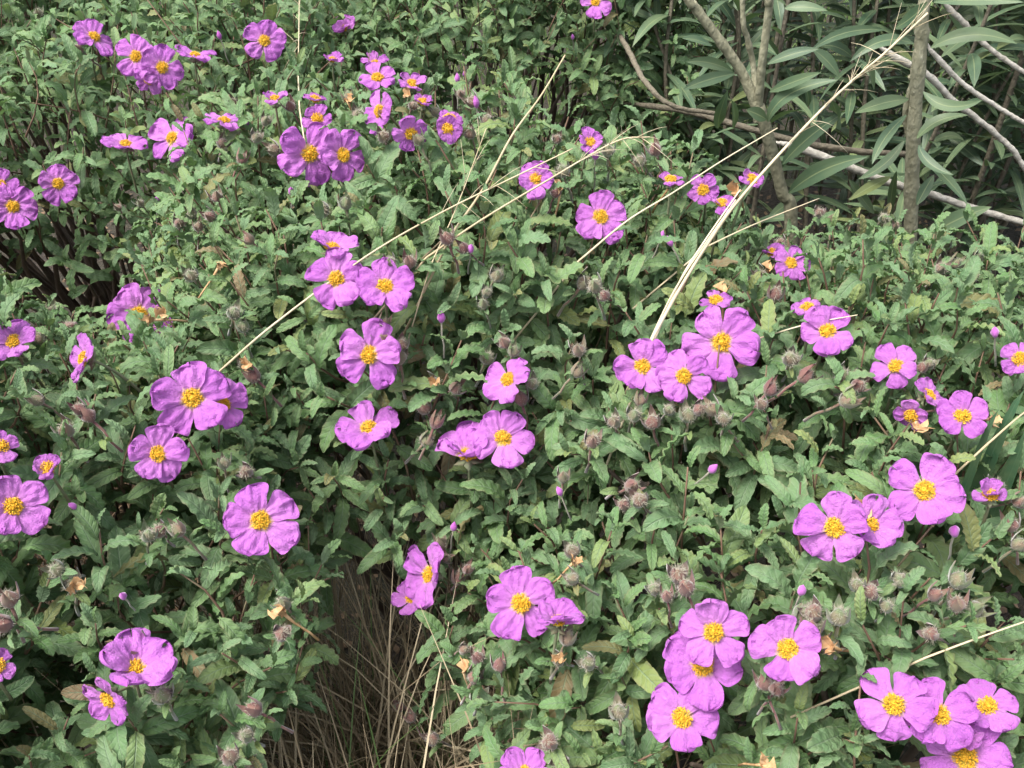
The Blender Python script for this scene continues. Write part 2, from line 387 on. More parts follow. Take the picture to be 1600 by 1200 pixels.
# ------------------------------------------------------------------ flowers, listed by pixel: x, y, width, tilt right, tilt up, cup
FLOWERS = [
 (146,60,66,.4,1.0,.2),(213,89,64,-.1,.2,.1),(253,106,64,.1,.1,.1),(234,123,46,-.4,-.5,.1),(305,91,60,.1,1.9,.2),(413,64,62,.1,.1,.1),
 (540,46,44,-.4,.6,.5),(930,5,54,0,.6,.1),(350,194,64,.2,2.6,.3),(197,229,68,-.1,1.2,.2),(272,217,78,-.85,.5,.1),(91,287,60,0,.1,.1),
 (20,323,78,.1,.1,.1),(2,290,50,-.2,.5,.2),(484,240,100,0,.05,.15),(534,243,76,.3,.1,.2),(497,187,44,-.2,.4,.3),(590,125,60,-.1,.9,.2),
 (643,135,46,.5,1.2,.3),(586,101,44,.1,1.6,.4),(597,175,66,-1.1,.3,.2),(640,206,56,.4,-.6,.2),(697,203,46,.5,.2,.3),(520,97,34,0,1.2,.4),
 (430,160,44,-.2,1.9,.4),(491,160,36,.3,1.5,.4),(838,282,64,-.1,.3,.3),(938,340,82,0,.15,.1),(920,226,46,.3,.8,.4),(1100,297,50,-.2,.1,.1),
 (1172,284,38,.4,.7,.4),(1127,322,46,.2,1.2,.3),(1047,286,38,0,1.7,.3),(1233,414,60,.5,.45,.2),(1208,399,36,-.2,1.2,.4),(518,392,78,.1,1.7,.3),
 (526,437,92,0,.2,.2),(601,450,90,0,.45,.2),(217,491,94,0,.05,.05),(22,536,72,-.35,.5,.15),(138,562,80,-1.5,.2,.2),(301,622,120,0,.0,.15),
 (346,634,84,.3,.2,.2),(248,710,90,0,.15,.2),(20,792,98,0,.1,.1),(76,735,38,-.3,.5,.6),(-2,700,56,.2,.3,.2),(407,813,112,0,.0,.1),
 (212,1050,124,.1,1.0,.7),(175,1088,90,-.9,-.8,.2),(577,555,104,0,.05,.1),(577,672,96,-.2,.75,.15),(797,595,84,-.65,.45,.2),(731,716,116,-.1,1.1,.75),
 (785,686,96,.1,.3,.15),(1004,574,86,-.1,.1,.2),(1068,588,80,.1,.0,.25),(1128,535,116,0,.0,.05),(1292,520,82,.1,.5,.1),(1400,575,70,-.1,.6,.2),
 (1425,645,56,-.3,-.7,.3),(1446,622,64,1.1,.6,.3),(1503,653,74,0,.35,.3),(1445,767,112,0,.1,.05),(1547,780,60,.1,1.2,.8),(1304,825,110,0,.05,.2),
 (1355,822,100,.5,.2,.3),(1596,562,58,-.2,.2,.2),(676,898,112,-1.2,.05,.15),(645,938,64,-.6,1.2,.4),(815,943,110,-.05,.05,.1),(871,977,88,.3,2.2,.45),
 (1115,988,104,0,.1,.1),(1098,1041,120,0,.1,.1),(1066,1122,108,0,.0,.1),(1231,1014,108,0,.0,.15),(1397,1102,110,0,.1,.1),(1466,1118,108,.1,.1,.1),
 (1542,1106,92,.1,.6,.1),(1500,1150,80,.0,.6,.3),(1508,1183,136,0,.05,.1),(820,1212,86,-.1,.3,.2),(-8,1042,56,.2,.3,.1),(1118,474,50,.1,1.1,.3),
 (1262,486,44,-.2,1.0,.4),(702,190,36,.2,.9,.4),(660,165,34,.3,1.4,.4)]
FL = []
for (px, py, w, ax, ay, cup) in FLOWERS:
    only = None
    if (px < 300 and py < 150) or (px < 150 and py < 340): only = ('back',)
    if (px, py) in ((305, 91), (413, 64)): only = ('back',)
    if (px, py) == (930, 5): only = ('far',)
    if (px, py) == (540, 46): only = ('far',)
    t, k = hit(px, py, only)
    t -= 0.040
    R = min(max(w / FPX * t / 2, 0.014), 0.036)
    P = at(px, py, t)
    toc = unit(CAM - P)
    nrm = unit(toc + RT * ax + UPV * ay)
    FL.append(dict(P=P, n=nrm, R=R, k=k, cup=cup, t=t))
# neighbours that overlap in the picture stand one in front of the other
for i, f in enumerate(FL):
    for h_ in FL[:i]:
        if np.linalg.norm(f['P'] - h_['P']) < 0.6 * (f['R'] + h_['R']): f['P'] = f['P'] + unit(f['P'] - CAM) * 0.018
FP = np.array([f['P'] for f in FL]); FR = np.array([f['R'] for f in FL])

# ------------------------------------------------------------------ shoots with leaves in pairs
def dart(P, dmin):
    grid = {}; keep = []; d2 = dmin * dmin
    for i, p in enumerate(P):
        c = (int(p[0] // dmin), int(p[1] // dmin), int(p[2] // dmin)); ok = True
        for a in (-1, 0, 1):
            for b_ in (-1, 0, 1):
                for e in (-1, 0, 1):
                    for q in grid.get((c[0] + a, c[1] + b_, c[2] + e), ()):
                        if (q[0] - p[0]) ** 2 + (q[1] - p[1]) ** 2 + (q[2] - p[2]) ** 2 < d2: ok = False; break
                    if not ok: break
                if not ok: break
            if not ok: break
        if ok: grid.setdefault(c, []).append(p); keep.append(i)
    return np.array(keep, int)

HOLLOWS = [(70,412,.10,.08),(10,395,.12,.08),(15,215,.09,.06),(720,120,.10,.05),(790,150,.10,.08),(870,185,.08,.06),(640,600,.045,.03),(545,760,.06,.05),(1195,925,.03,.01),(420,165,.05,.05),(1560,400,.06,.05)]
for k, b in BUSHES.items():
    m = b['m']; near = k in ('left', 'middle', 'right')
    d = rng.normal(0, 1, (16000, 3)); d[:, 2] = np.abs(d[:, 2]) - 0.05
    S = m.surface(unit(d))
    S = S[S[:, 2] > (0.36 if k == 'left' else 0.50 if near else 0.45) + 0.08 * np.sin(S[:, 0] * 23 + 1) * np.sin(S[:, 1] * 19)]
    gx_ = -0.150 + 0.05 * (S[:, 1] - 0.45)
    S = S[~((np.abs(S[:, 0] - gx_) < 0.10) & (S[:, 1] < 0.80) & (S[:, 2] < (0.60 if k == 'right' else 0.68)))]
    if k == 'back': S = S[~((S[:, 0] < -0.48) & (S[:, 1] < 1.62) & (S[:, 2] < 0.63 + 0.05 * np.sin(S[:, 0] * 17)))]
    if k == 'far': S = S[~((S[:, 0] > -0.22) & (S[:, 0] < 0.2) & (S[:, 1] < 2.1) & (S[:, 2] < 0.72 + 0.05 * np.sin(S[:, 0] * 21)))]
    if k == 'right': S = S[~((S[:, 0] < -0.115) & (S[:, 1] < 0.72))]
    ok = np.ones(len(S), bool)
    for k2, b2 in BUSHES.items():
        if k2 != k: ok &= b2['m'].g(S) > 0.93
    S = S[ok]
    nr = m.normal(S)
    facing = (nr * unit(CAM - S)).sum(-1) > -0.25
    S, nr = S[facing], nr[facing]
    dm = 0.0355 if near else 0.043
    kp = dart(S, dm); S, nr = S[kp], nr[kp]
    # second, deeper layer
    S2 = S + rng.normal(0, .02, S.shape) - nr * rng.uniform(.06, .13, (len(S), 1)); S2 = S2[::3]; nr2 = nr[::3]
    S3 = S[1::3] + rng.normal(0, .03, S[1::3].shape) - nr[1::3] * rng.uniform(.14, .26, (len(S[1::3]), 1)); S2 = np.vstack([S2, S3]); nr2 = np.vstack([nr2, nr[1::3]])
    S = np.vstack([S, S2]); nr = np.vstack([nr, nr2]); deep = np.concatenate([np.zeros(len(S) - len(S2)), np.ones(len(S2))])
    for (hx, hy, hr, dep) in HOLLOWS:            # dark openings between the bushes
        hc = at(hx, hy, hit(hx, hy)[0] + dep); o_ = np.linalg.norm(S - hc, axis=1) > hr
        S, nr = S[o_], nr[o_]
    n = len(S)
    ax = unit(nr * 0.55 + np.array([0, 0, 0.75]) + rng.normal(0, 0.25, (n, 3)))
    ln = rng.uniform(0.07, 0.13, n)
    tip = S + nr * rng.uniform(-0.03, 0.028, (n, 1))
    # shoots bend
    bend = unit(rng.normal(0, 1, (n, 3))) * 0.02
    side = unit(np.cross(ax, rng.normal(0, 1, (n, 3)))); side2 = np.cross(ax, side)
    base, X, Y, Z, L = [], [], [], [], []
    npair = 6
    size = rng.uniform(0.8, 1.2, n)
    for j in range(npair):
        f = j / (npair - 1)                     # 0 at the tip, 1 at the base
        pos = tip - ax * (ln * (f ** 1.1))[:, None] + bend * (f * (1 - f) * 4)
        for sgn in (0, math.pi):
            az = j * (math.pi / 2) + sgn + rng.normal(0, 0.35, n)
            rad = side * np.cos(az)[:, None] + side2 * np.sin(az)[:, None]
            ang = np.radians(18 + 62 * f ** 0.7 + rng.normal(0, 13, n))
            dd = ax * np.cos(ang)[:, None] + rad * np.sin(ang)[:, None]
            nn = ax * np.sin(ang)[:, None] - rad * np.cos(ang)[:, None]
            dd = unit(dd + np.array([0, 0, -0.12]) * f)
            nn = unit(nn + rng.normal(0, 0.22, (n, 3)))
            xx = unit(np.cross(dd, nn)); zz = np.cross(xx, dd)
            base.append(pos + rad * 0.002); X.append(xx); Y.append(dd); Z.append(zz)
            L.append(np.clip((0.025 + 0.024 * min(1, f * 2.2)) * size * rng.uniform(0.8, 1.2, n), 0.014, 0.060))
    base, X, Y, Z, L = [np.concatenate(a) for a in (base, X, Y, Z, L)]
    mid = base + Y * (L * .5)[:, None]
    # flowers stand clear of the leaves in front of them
    keep = rng.uniform(0, 1, len(base)) > 0.06
    for P, R in zip(FP, FR):
        v = mid - P; axd = unit(CAM - P); al = v @ axd
        pr = np.linalg.norm(v - al[:, None] * axd, axis=1)
        keep &= ~((al > -0.012) & (al < 0.14) & (pr < R * 0.92))
    base, X, Y, Z, L, mid = [a[keep] for a in (base, X, Y, Z, L, mid)]
    px, py, dz = project(mid)
    inf = (px > -120) & (px < 1720) & (py > -120) & (py < 1320) & (dz > .2)
    vi = rng.integers(0, NVAR, len(base))
    b.update(base=base, X=X, Y=Y, Z=Z, L=L, mid=mid, inf=inf, vi=vi, px=px, py=py, dz=dz, tip=tip, ax=ax, ln=ln, bend=bend)
    print(k, 'shoots', n, 'leaves', len(base), 'in frame', inf.sum())

# which leaves show: one ray to each leaf against simple leaf outlines
PV, PQ, owner = [], [], []
for k, b in BUSHES.items():
    w = b['L'] * 0.2
    q = np.stack([b['base'], b['mid'] + b['X'] * w[:, None], b['base'] + b['Y'] * b['L'][:, None], b['mid'] - b['X'] * w[:, None]], 1)
    b['off'] = sum(len(x) for x in PV) // 4 if PV else 0
    PV.append(q.reshape(-1, 3))
PVa = np.concatenate(PV); nq = len(PVa) // 4
bvh = BVHTree.FromPolygons([tuple(v) for v in PVa.tolist()], np.arange(nq * 4).reshape(-1, 4).tolist())
for k, b in BUSHES.items():
    off = b['off']; score = np.zeros(len(b['base']))
    area = b['L'] ** 2 / b['dz'] ** 2 * np.abs((b['Z'] * unit(CAM - b['mid'])).sum(-1))
    fr = (b['px'] > 0) & (b['px'] < 1600) & (b['py'] > 0) & (b['py'] < 1200)
    cand = np.where(fr)[0]; cand = cand[np.argsort(-area[cand])]
    pick = []
    for i in cand:
        h_ = bvh.ray_cast(Vector(CAM), Vector(unit(b['mid'][i] - CAM)))
        if h_[2] is not None and h_[2] == off + i:
            pick.append(i)
            if len(pick) >= 300: break
    b['pick'] = np.array(pick, int)

for k, b in BUSHES.items():
    root = b['root']; near = k in ('left', 'middle', 'right')
    lm = M_LEAF
    shared = []
    for v in VAR_HI: shared.append(new_mesh('leaf', v[0], v[1], uv=v[2], mat=lm))
    for i in b['pick']:
        o = link('leaf', shared[b['vi'][i]], root)
        l = b['L'][i]; p = local_to(b, b['base'][i])
        o.matrix_local = Matrix([[b['X'][i][r] * l, b['Y'][i][r] * l, b['Z'][i][r] * l, p[r]] for r in range(3)] + [[0, 0, 0, 1]])
    rest = np.ones(len(b['base']), bool); rest[b['pick']] = False
    fine = b['m'].g(b['mid']) > (0.90 if near else 9); hi = rest & b['inf'] & fine; lo = rest & ~(b['inf'] & fine)
    G1 = Geo()
    for sel, var in ((hi, VAR_HI if near else VAR_LO), (lo, VAR_LO)):
        if not sel.any(): continue
        co, q, uv = leaf_batch(var, b['vi'][sel], local_to(b, b['base'][sel]), b['X'][sel], b['Y'][sel], b['Z'][sel], b['L'][sel])
        G1.add(co, q, None, uv)
    link('foliage', G1.mesh('foliage', lm), root, kind='stuff')
    # twigs that carry the leaves
    G2 = Geo(); T = local_to(b, b['tip']); f = np.linspace(0, 1, 5)
    for i in range(len(T)):
        if rng.uniform() < 0.05: continue
        pts = T[i] - b['ax'][i] * (b['ln'][i] * 1.5) * f[:, None] + b['bend'][i] * (f * (1 - f) * 4)[:, None]
        G2.tube(pts, [0.0008, 0.0011, 0.0013, 0.0015, 0.0017], 4)
    link('twigs', G2.mesh('twigs', M_TWIG), root, kind='stuff')
    # woody branches from the foot of the bush
    for i in range(80 if k == 'back' else 40):
        j = rng.integers(0, len(T)); tp = T[j] - b['ax'][j] * b['ln'][j]
        foot = np.array([rng.normal(0, .05), rng.normal(0, .05), -0.02])
        midp = foot * .4 + tp * .45 + np.array([rng.normal(0, .05), rng.normal(0, .05), -0.02])
        pts = bez(foot, midp + np.array([0, 0, .05]), tp, 12); pts[1:-1] += rng.normal(0, .006, (10, 3))
        g3 = Geo(); g3.tube(pts, np.linspace(rng.uniform(.006, .011), .0022, 12), 6, 0.06)
        link('branch', g3.mesh('branch', M_BRANCH), root)

# ------------------------------------------------------------------ petals, stamens
def petal(seed):
    g = np.random.default_rng(1000 + seed); n = 16
    v = 1 - (1 - np.linspace(0, 1, n + 1)) ** 1.7; u = np.linspace(-1, 1, n + 1)
    Vv, Uu = np.meshgrid(v, u, indexing='ij')
    ph = g.uniform(0, 6.28, 12); kk = g.uniform(4.5, 7.5)
    wid = g.uniform(.49, .60) * (0.06 + Vv ** g.uniform(.7, .95)) * np.clip(1 - Vv ** kk, 0, 1) ** 0.5 * 1.06 + 0.012
    edge = 0.035 * np.sin(Uu * 5 + Vv * 9 + ph[0]) + 0.025 * np.sin(Uu * 11 + Vv * 13 + ph[1]) + 0.015 * np.sin(Uu * 21 + ph[2])
    notch = (0.16 if seed % 4 == 0 else 0.05) * np.exp(-((Uu - g.uniform(-.3, .3)) / .22) ** 2)
    wav = 0.04 * np.sin(Vv * 11 + ph[3] + np.sign(Uu) * ph[9]) * np.abs(Uu) ** 3 * Vv
    x = Uu * (wid * (1 + edge)) + wav + 0.05 * g.normal() * Vv ** 2; y = Vv * (g.uniform(.93, 1.06) + edge * Vv ** 2 - notch * Vv ** 8)
    curl = g.uniform(-0.5, 0.35)
    z = 0.10 * np.sin(Vv * 2.4) + curl * 0.5 * Vv ** 3 - 0.10 * (Uu ** 2) * Vv * g.uniform(-.6, 1.0)
    z += 1.5 * Vv ** 0.6 * (0.028 * np.sin(Uu * 6 + Vv * 3 + ph[4]) + 0.020 * np.sin(Uu * 11 - Vv * 7 + ph[5]) + 0.016 * np.sin(Vv * 17 + Uu * 5 + ph[6]) + 0.014 * np.sin(Uu * 19 + Vv * 9 + ph[7]))
    z += 0.06 * Vv ** 4 * np.sin(Uu * 5 + ph[8])
    co = np.stack([x, y + 0.03, z], -1).reshape(-1, 3); uv = np.stack([Uu * .5 + .5, Vv], -1).reshape(-1, 2)
    i, j = np.meshgrid(np.arange(n), np.arange(n), indexing='ij'); s = n + 1
    q = np.stack([i * s + j, i * s + j + 1, (i + 1) * s + j + 1, (i + 1) * s + j], -1).reshape(-1, 4)
    return new_mesh('petal', co, q, uv=uv, mat=M_PETAL)
PETALS = [petal(i) for i in range(18)]
def stamens(seed):
    g = np.random.default_rng(seed); G_ = Geo()
    for i in range(220):
        a = g.uniform(0, 6.283); r = math.sqrt(g.uniform(0, 1))
        ang = r * math.radians(66); l = 0.30 * g.uniform(0.75, 1.1) * (1 - 0.12 * r)
        d = np.array([math.cos(a) * math.sin(ang), math.sin(a) * math.sin(ang), math.cos(ang)])
        p0 = np.array([math.cos(a), math.sin(a), 0]) * 0.05 * r; p1 = p0 + d * l + np.array([0, 0, .0])
        s1 = unit(np.cross(d, [0.3, 0.5, 0.8])); s2 = np.cross(d, s1); w = 0.0055
        pm = p0 + (p1 - p0) * .5 + np.array([0, 0, -.012])
        v = []
        for p in (p0, pm, p1):
            for aa in (0, 2.09, 4.19): v.append(p + w * (math.cos(aa) * s1 + math.sin(aa) * s2))
        q = [[k_ * 3 + m_, k_ * 3 + (m_ + 1) % 3, (k_ + 1) * 3 + (m_ + 1) % 3, (k_ + 1) * 3 + m_] for k_ in range(2) for m_ in range(3)]
        G_.add(v, q, None, np.zeros((9, 2)))
        e = 0.0235 * g.uniform(.8, 1.3); lng = unit(s1 + g.normal(0, .5, 3))
        o1 = unit(np.cross(lng, d)); o2 = np.cross(lng, o1)
        v = [p1 + lng * e * 1.25, p1 - lng * e * 1.25, p1 + o1 * e * .8, p1 - o1 * e * .8, p1 + o2 * e * .8, p1 - o2 * e * .8]
        t_ = [[0, 2, 4], [0, 4, 3], [0, 3, 5], [0, 5, 2], [1, 4, 2], [1, 3, 4], [1, 5, 3], [1, 2, 5]]
        G_.add(v, None, t_, np.tile([0., 1.], (6, 1)))
    # pale cushion under the stamens and the pistil
    G_.tube([[0, 0, -.02], [0, 0, .05], [0, 0, .16], [0, 0, .22], [0, 0, .25]], [.11, .13, .09, .035, .004], 8)
    return G_.mesh('stamens', M_STAMEN)
STAMENS = [stamens(i) for i in range(4)]
def frame(n, spin):
    n = unit(n); r = np.cross(n, [0.2, 0.35, 0.9]); r = unit(r) if np.linalg.norm(r) > 1e-3 else np.array([1., 0, 0])
    s = np.cross(n, r)
    x = r * math.cos(spin) + s * math.sin(spin); return x, np.cross(n, x), n
def flower_base(P, n, R):                        # stalk from inside the bush and five sepals behind the petals
    G_ = Geo(); dn = unit(np.array([0, 0, -1.0]) * .9 - n * .5 + np.array([0, .25, 0]))
    pts = bez([0, 0, 0], -n * .02, -n * .012 + dn * .075, 7)
    G_.tube(pts, np.linspace(.0013, .0017, 7), 5)
    x, y, z = frame(n, rng.uniform(0, 6))
    for i in range(5):
        a = i * 1.2566; rd = x * math.cos(a) + y * math.sin(a); sd_ = np.cross(z, rd); l = R * .45
        v = [sd_ * .0 - z * .002, rd * l * .45 + sd_ * l * .30 - z * .003, rd * l * .45 - sd_ * l * .30 - z * .003, rd * l * 1.0 - z * .0035, -z * .0045, rd * l * .4 - z * .007]
        G_.add(v, None, [[0, 2, 1], [1, 2, 3], [4, 1, 5], [4, 5, 2], [5, 1, 3], [5, 3, 2]])
    return G_.mesh('flower', M_CAL)
for i, f in enumerate(FL):
    b = BUSHES[f['k']]; n = f['n']; R = f['R']
    fo = link('flower', flower_base(f['P'], n, R), b['root']); fo.location = local_to(b, f['P'])
    spin = rng.uniform(0, 6.28); x, y, z = frame(n, spin)
    for j in range(5):
        a = j * 1.2566 + rng.normal(0, .08); tl = f['cup'] * 1.0 + rng.normal(0.05, .17)
        rd = x * math.cos(a) + y * math.sin(a)
        yd = unit(rd * math.cos(tl) + z * math.sin(tl)); xd = unit(np.cross(yd, z)); zd = np.cross(xd, yd)
        s = R * rng.uniform(.94, 1.06)
        po = link('petal', PETALS[rng.integers(0, len(PETALS))], fo)
        o_ = z * 0.0009 * (j % 3)
        po.matrix_local = Matrix([[xd[r] * s, yd[r] * s, zd[r] * s, o_[r]] for r in range(3)] + [[0, 0, 0, 1]])
    so = link('stamens', STAMENS[i % 4], fo); s = max(R * 1.0, .022)
    s = .5 * s + .5 * .029
    so.matrix_local = Matrix([[x[r] * s, y[r] * s, z[r] * s, z[r] * .0012] for r in range(3)] + [[0, 0, 0, 1]])

# ------------------------------------------------------------------ hairy buds
def bud(seed, mat, hairs=150, L=0.0125):
    g = np.random.default_rng(500 + seed); G_ = Geo()
    prof = [(0, .10), (.12, .55), (.32, .95), (.5, 1.0), (.7, .72), (.86, .36), (.95, .13), (1.0, .02)]
    sides = 9; v = []; r0 = L * .40
    for (zz, rr) in prof:
        for k_ in range(sides):
            a = k_ * 2 * math.pi / sides + zz * .6
            rad = r0 * rr * (1 + .13 * math.cos(3 * a)); v.append([rad * math.cos(a), rad * math.sin(a), zz * L])
    n = len(prof)
    q = [[i * sides + j, i * sides + (j + 1) % sides, (i + 1) * sides + (j + 1) % sides, (i + 1) * sides + j] for i in range(n - 1) for j in range(sides)]
    G_.add(v, q)
    for s_ in range(3 if hairs else 0):          # spreading pointed sepals and bracts
        a = s_ * 2.094 + g.uniform(-.3, .3); rd = np.array([math.cos(a), math.sin(a), 0]); sd_ = np.array([-math.sin(a), math.cos(a), 0]); up = np.array([0, 0, 1.])
        op = g.uniform(.0, .32)
        p = [rd * r0 * .3 + up * L * .05, rd * r0 * 1.05 + up * L * .4, rd * r0 * (1.1 + op) + up * L * .8, rd * r0 * (.9 + 2.0 * op) + up * L * 1.3]
        w = [.25 * r0, .62 * r0, .42 * r0, .02 * r0]; vv = []
        for pp, ww in zip(p, w): vv += [pp - sd_ * ww - rd * .25 * ww, pp + rd * .12 * r0, pp + sd_ * ww - rd * .25 * ww]
        qq = [[i * 3 + j, i * 3 + j + 1, i * 3 + j + 4, i * 3 + j + 3] for i in range(3) for j in range(2)]
        G_.add(vv, qq)
    for h_ in range(hairs):                      # silky hairs
        a = g.uniform(0, 6.28); zz = g.uniform(.02, .95); rr = np.interp(zz, [p_[0] for p_ in prof], [p_[1] for p_ in prof]) * r0
        o_ = np.array([rr * math.cos(a), rr * math.sin(a), zz * L]); dd = unit(np.array([math.cos(a), math.sin(a), g.uniform(-.2, .9)]) + g.normal(0, .25, 3))
        sd_ = np.array([-math.sin(a), math.cos(a), 0]) * .00016; l = g.uniform(.0015, .0042)
        G_.add([o_ - sd_, o_ + sd_, o_ + dd * l], None, [[0, 1, 2]], np.tile([1., 0.], (3, 1)))
    G_.tube([[0, 0, .001], [.001, 0, -.009], [.0, .001, -.018], [.001, 0, -.028]], [.0011, .001, .001, .0012], 5, 0, 0.0 if hairs else 1.0)
    return G_.mesh('bud', mat)
BUDM = [bud(i, M_BUD) for i in range(8)]
MAGM = [bud(i, M_MAGENTA, 0, 0.011) for i in range(3)]
BUDS = [(125,78),(60,22),(348,225),(377,250),(400,215),(340,310),(185,325),(220,318),(330,340),(390,375),(430,235),(455,168),(560,182),(545,155),(300,432),(365,490),
 (380,512),(110,512),(80,490),(60,532),(125,640),(140,652),(105,675),(350,725),(385,737),(398,590),(380,570),(60,626),(250,830),(232,838),(280,830),(90,890),(115,915),(15,940),
 (10,977),(215,1010),(255,1088),(245,1070),(445,945),(440,990),(400,1110),(385,1150),(360,1185),(392,1195),(700,375),(725,388),(645,165),(720,147),(740,160),(762,190),(870,217),
 (950,237),(1025,237),(1000,252),(880,270),(868,302),(575,413),(610,410),(640,412),(600,507),(605,530),(627,540),(625,562),(760,457),(775,432),(755,475),(910,445),(930,450),
 (945,462),(790,537),(802,550),(760,562),(905,550),(900,582),(680,600),(710,607),(665,640),(680,662),(665,690),(832,600),(815,627),(960,660),(990,650),(1020,662),(925,692),
 (1000,627),(985,760),(975,790),(880,747),(1000,782),(1190,432),(1210,462),(1220,380),(1155,470),(1235,562),(1315,590),(1340,602),(1320,627),(1190,632),(1202,610),(1115,642),
 (1075,652),(1092,640),(1440,575),(1452,568),(1470,420),(1490,413),(1520,432),(1530,402),(1480,382),(1400,352),(1380,342),(1280,332),(1300,342),(1555,760),(1590,782),(1580,822),
 (1590,852),(1405,905),(1360,925),(1385,947),(1460,930),(1495,947),(1520,952),(1455,990),(1495,910),(1310,967),(1280,975),(1265,987),(1272,958),(1252,962),(1340,915),(1195,1070),
 (1212,1077),(1295,1012),(690,850),(697,872),(730,890),(715,907),(725,1015),(747,1030),(780,1042),(740,1060),(747,1092),(895,862),(895,905),(885,1000),(872,1032),(920,1037),
 (967,1115),(1022,920),(1042,932),(1060,900),(1072,922),(860,1160),(877,1190),(625,1105),(642,1122),(677,1155),(280,350),(310,355),(300,335),(365,160),(415,190),(600,215),(680,175),
 (655,220),(735,210),(540,320),(505,330),(1180,440),(1255,590),(1045,640),(1130,655),(1405,600),(1470,640)]
BRACT = [new_mesh('bract', v[0], v[1], uv=v[2], mat=M_LEAF) for v in variants(9, 2, 50)[:8]]
for (px, py) in BUDS:
    only = ('back',) if (px < 200 and py < 120) else None
    t, k = hit(px, py, only); t -= rng.uniform(.012, .032); b = BUSHES[k]
    P = at(px, py, t); d = unit(np.array([rng.normal(0, .4), rng.normal(-.25, .35), 1.0]))
    x, y, z = frame(d, rng.uniform(0, 6.28)); s = rng.uniform(1.0, 1.5)
    o = link('bud', BUDM[rng.integers(0, 8)], b['root']); p = local_to(b, P) - d * .006
    o.matrix_local = Matrix([[x[r] * s, y[r] * s, z[r] * s, p[r]] for r in range(3)] + [[0, 0, 0, 1]])
    a0 = rng.uniform(0, 6.28)
    for j in range(3):                           # small leaves that cup the bud, in the bud's own axes
        a = a0 + j * 2.094 + rng.normal(0, .3); el = rng.uniform(.5, 1.15); l = rng.uniform(.013, .024)
        yd = np.array([math.cos(a) * math.cos(el), math.sin(a) * math.cos(el), math.sin(el)]); xd = np.array([math.sin(a), -math.cos(a), 0]); zd = np.cross(xd, yd)
        bo = link('bract', BRACT[rng.integers(0, 8)], o)
        bo.matrix_local = Matrix([[xd[r] * l, yd[r] * l, zd[r] * l, -.006 * (1 + j) * (r == 2)] for r in range(3)] + [[0, 0, 0, 1]])
for (px, py) in [(895,62),(877,775),(1108,738),(120,795),(708,830),(1555,528),(1250,930),(345,62),(735,128),(725,120),(715,130),(745,170),(735,395),(930,250),(1030,378),(1050,385),(195,935),(1490,838),(455,305),(245,320),(690,505)]:
    t, k = hit(px, py); t -= .016; b = BUSHES[k]; P = at(px, py, t)
    d = unit(np.array([rng.normal(0, .22), rng.normal(-.1, .2), 1.0])); x, y, z = frame(d, rng.uniform(0, 6)); s = rng.uniform(.8, 1.15); p = local_to(b, P)
    o = link('opening_bud', MAGM[rng.integers(0, 3)], b['root'])
    o.matrix_local = Matrix([[x[r] * s * .85, y[r] * s * .85, z[r] * s * 1.35, p[r]] for r in range(3)] + [[0, 0, 0, 1]])
def withered():
    G_ = Geo()
    for i in range(9):
        a = rng.uniform(0, 6.28); d = np.array([math.cos(a) * .6, math.sin(a) * .6, 1.0]) ; s = np.array([-math.sin(a), math.cos(a), 0]); l = rng.uniform(.006, .011)
        p = [np.zeros(3), d * l * .4, d * l * .8 + s * .002, d * l + s * rng.normal(0, .004)]
        vv = []
        for pp, ww in zip(p, (.001, .0025, .003, .0015)): vv += [pp - s * ww, pp + s * ww + rng.normal(0, .001, 3)]
        G_.add(vv, [[i_ * 2, i_ * 2 + 1, i_ * 2 + 3, i_ * 2 + 2] for i_ in range(3)])
    G_.tube([[0, 0, .001], [.001, 0, -.012], [.0, .001, -.028], [.001, 0, -.04]], [.0016, .001, .001, .0012], 5)
    return G_.mesh('withered_flower', M_WITHER)
WI = [withered() for _ in range(4)]
for (px, py) in [(680,598),(725,1050),(895,880),(875,1028),(1300,1010),(1435,665),(1420,650),(600,180),(545,160),(1150,300),(1200,425),(1285,515),(115,915),(1340,800),(875,298),(240,500),(255,490),(1545,655),(1130,462),(1047,290),(385,570),(445,960),(1190,1195),(340,420),(640,150)]:
    t, k = hit(px, py); t -= .03; b = BUSHES[k]; P = at(px, py, t); d = unit(np.array([rng.normal(0, .5), rng.normal(-.5, .4), .8])); x, y, z = frame(d, rng.uniform(0, 6)); s = rng.uniform(.9, 1.3); p = local_to(b, P)
    o = link('withered_flower', WI[rng.integers(0, 4)], b['root'])
    o.matrix_local = Matrix([[x[r] * s, y[r] * s, z[r] * s, p[r]] for r in range(3)] + [[0, 0, 0, 1]])

# ------------------------------------------------------------------ oleander
def blade(p0, p1, p2, w, up, n=12, nw=4, fold=.25):
    c = bez(p0, p1, p2, n + 1); tan = unit(np.gradient(c, axis=0)); v = np.linspace(0, 1, n + 1)
    X = unit(np.cross(tan, up)); Zd = np.cross(X, tan)
    ww = w * .5 * np.clip(np.sin(math.pi * np.clip(v * .97 + .015, 0, 1) ** .9), 0, 1) ** .85
    ww = np.maximum(ww, w * .05); ww[-1] = w * .01
    u = np.linspace(-1, 1, nw + 1)
    co = c[:, None] + u[None, :, None] * ww[:, None, None] * X[:, None] + (np.abs(u)[None, :, None] * ww[:, None, None] * fold) * Zd[:, None]
    i, j = np.meshgrid(np.arange(n), np.arange(nw), indexing='ij'); s = nw + 1
    q = np.stack([i * s + j, i * s + j + 1, (i + 1) * s + j + 1, (i + 1) * s + j], -1).reshape(-1, 4)
    uv = np.stack(np.broadcast_arrays(u[None, :] * .5 + .5, v[:, None]), -1)
    return co.reshape(-1, 3), q, uv.reshape(-1, 2)
def z3(x, y): return (x / 3 + 1066, y / 3)
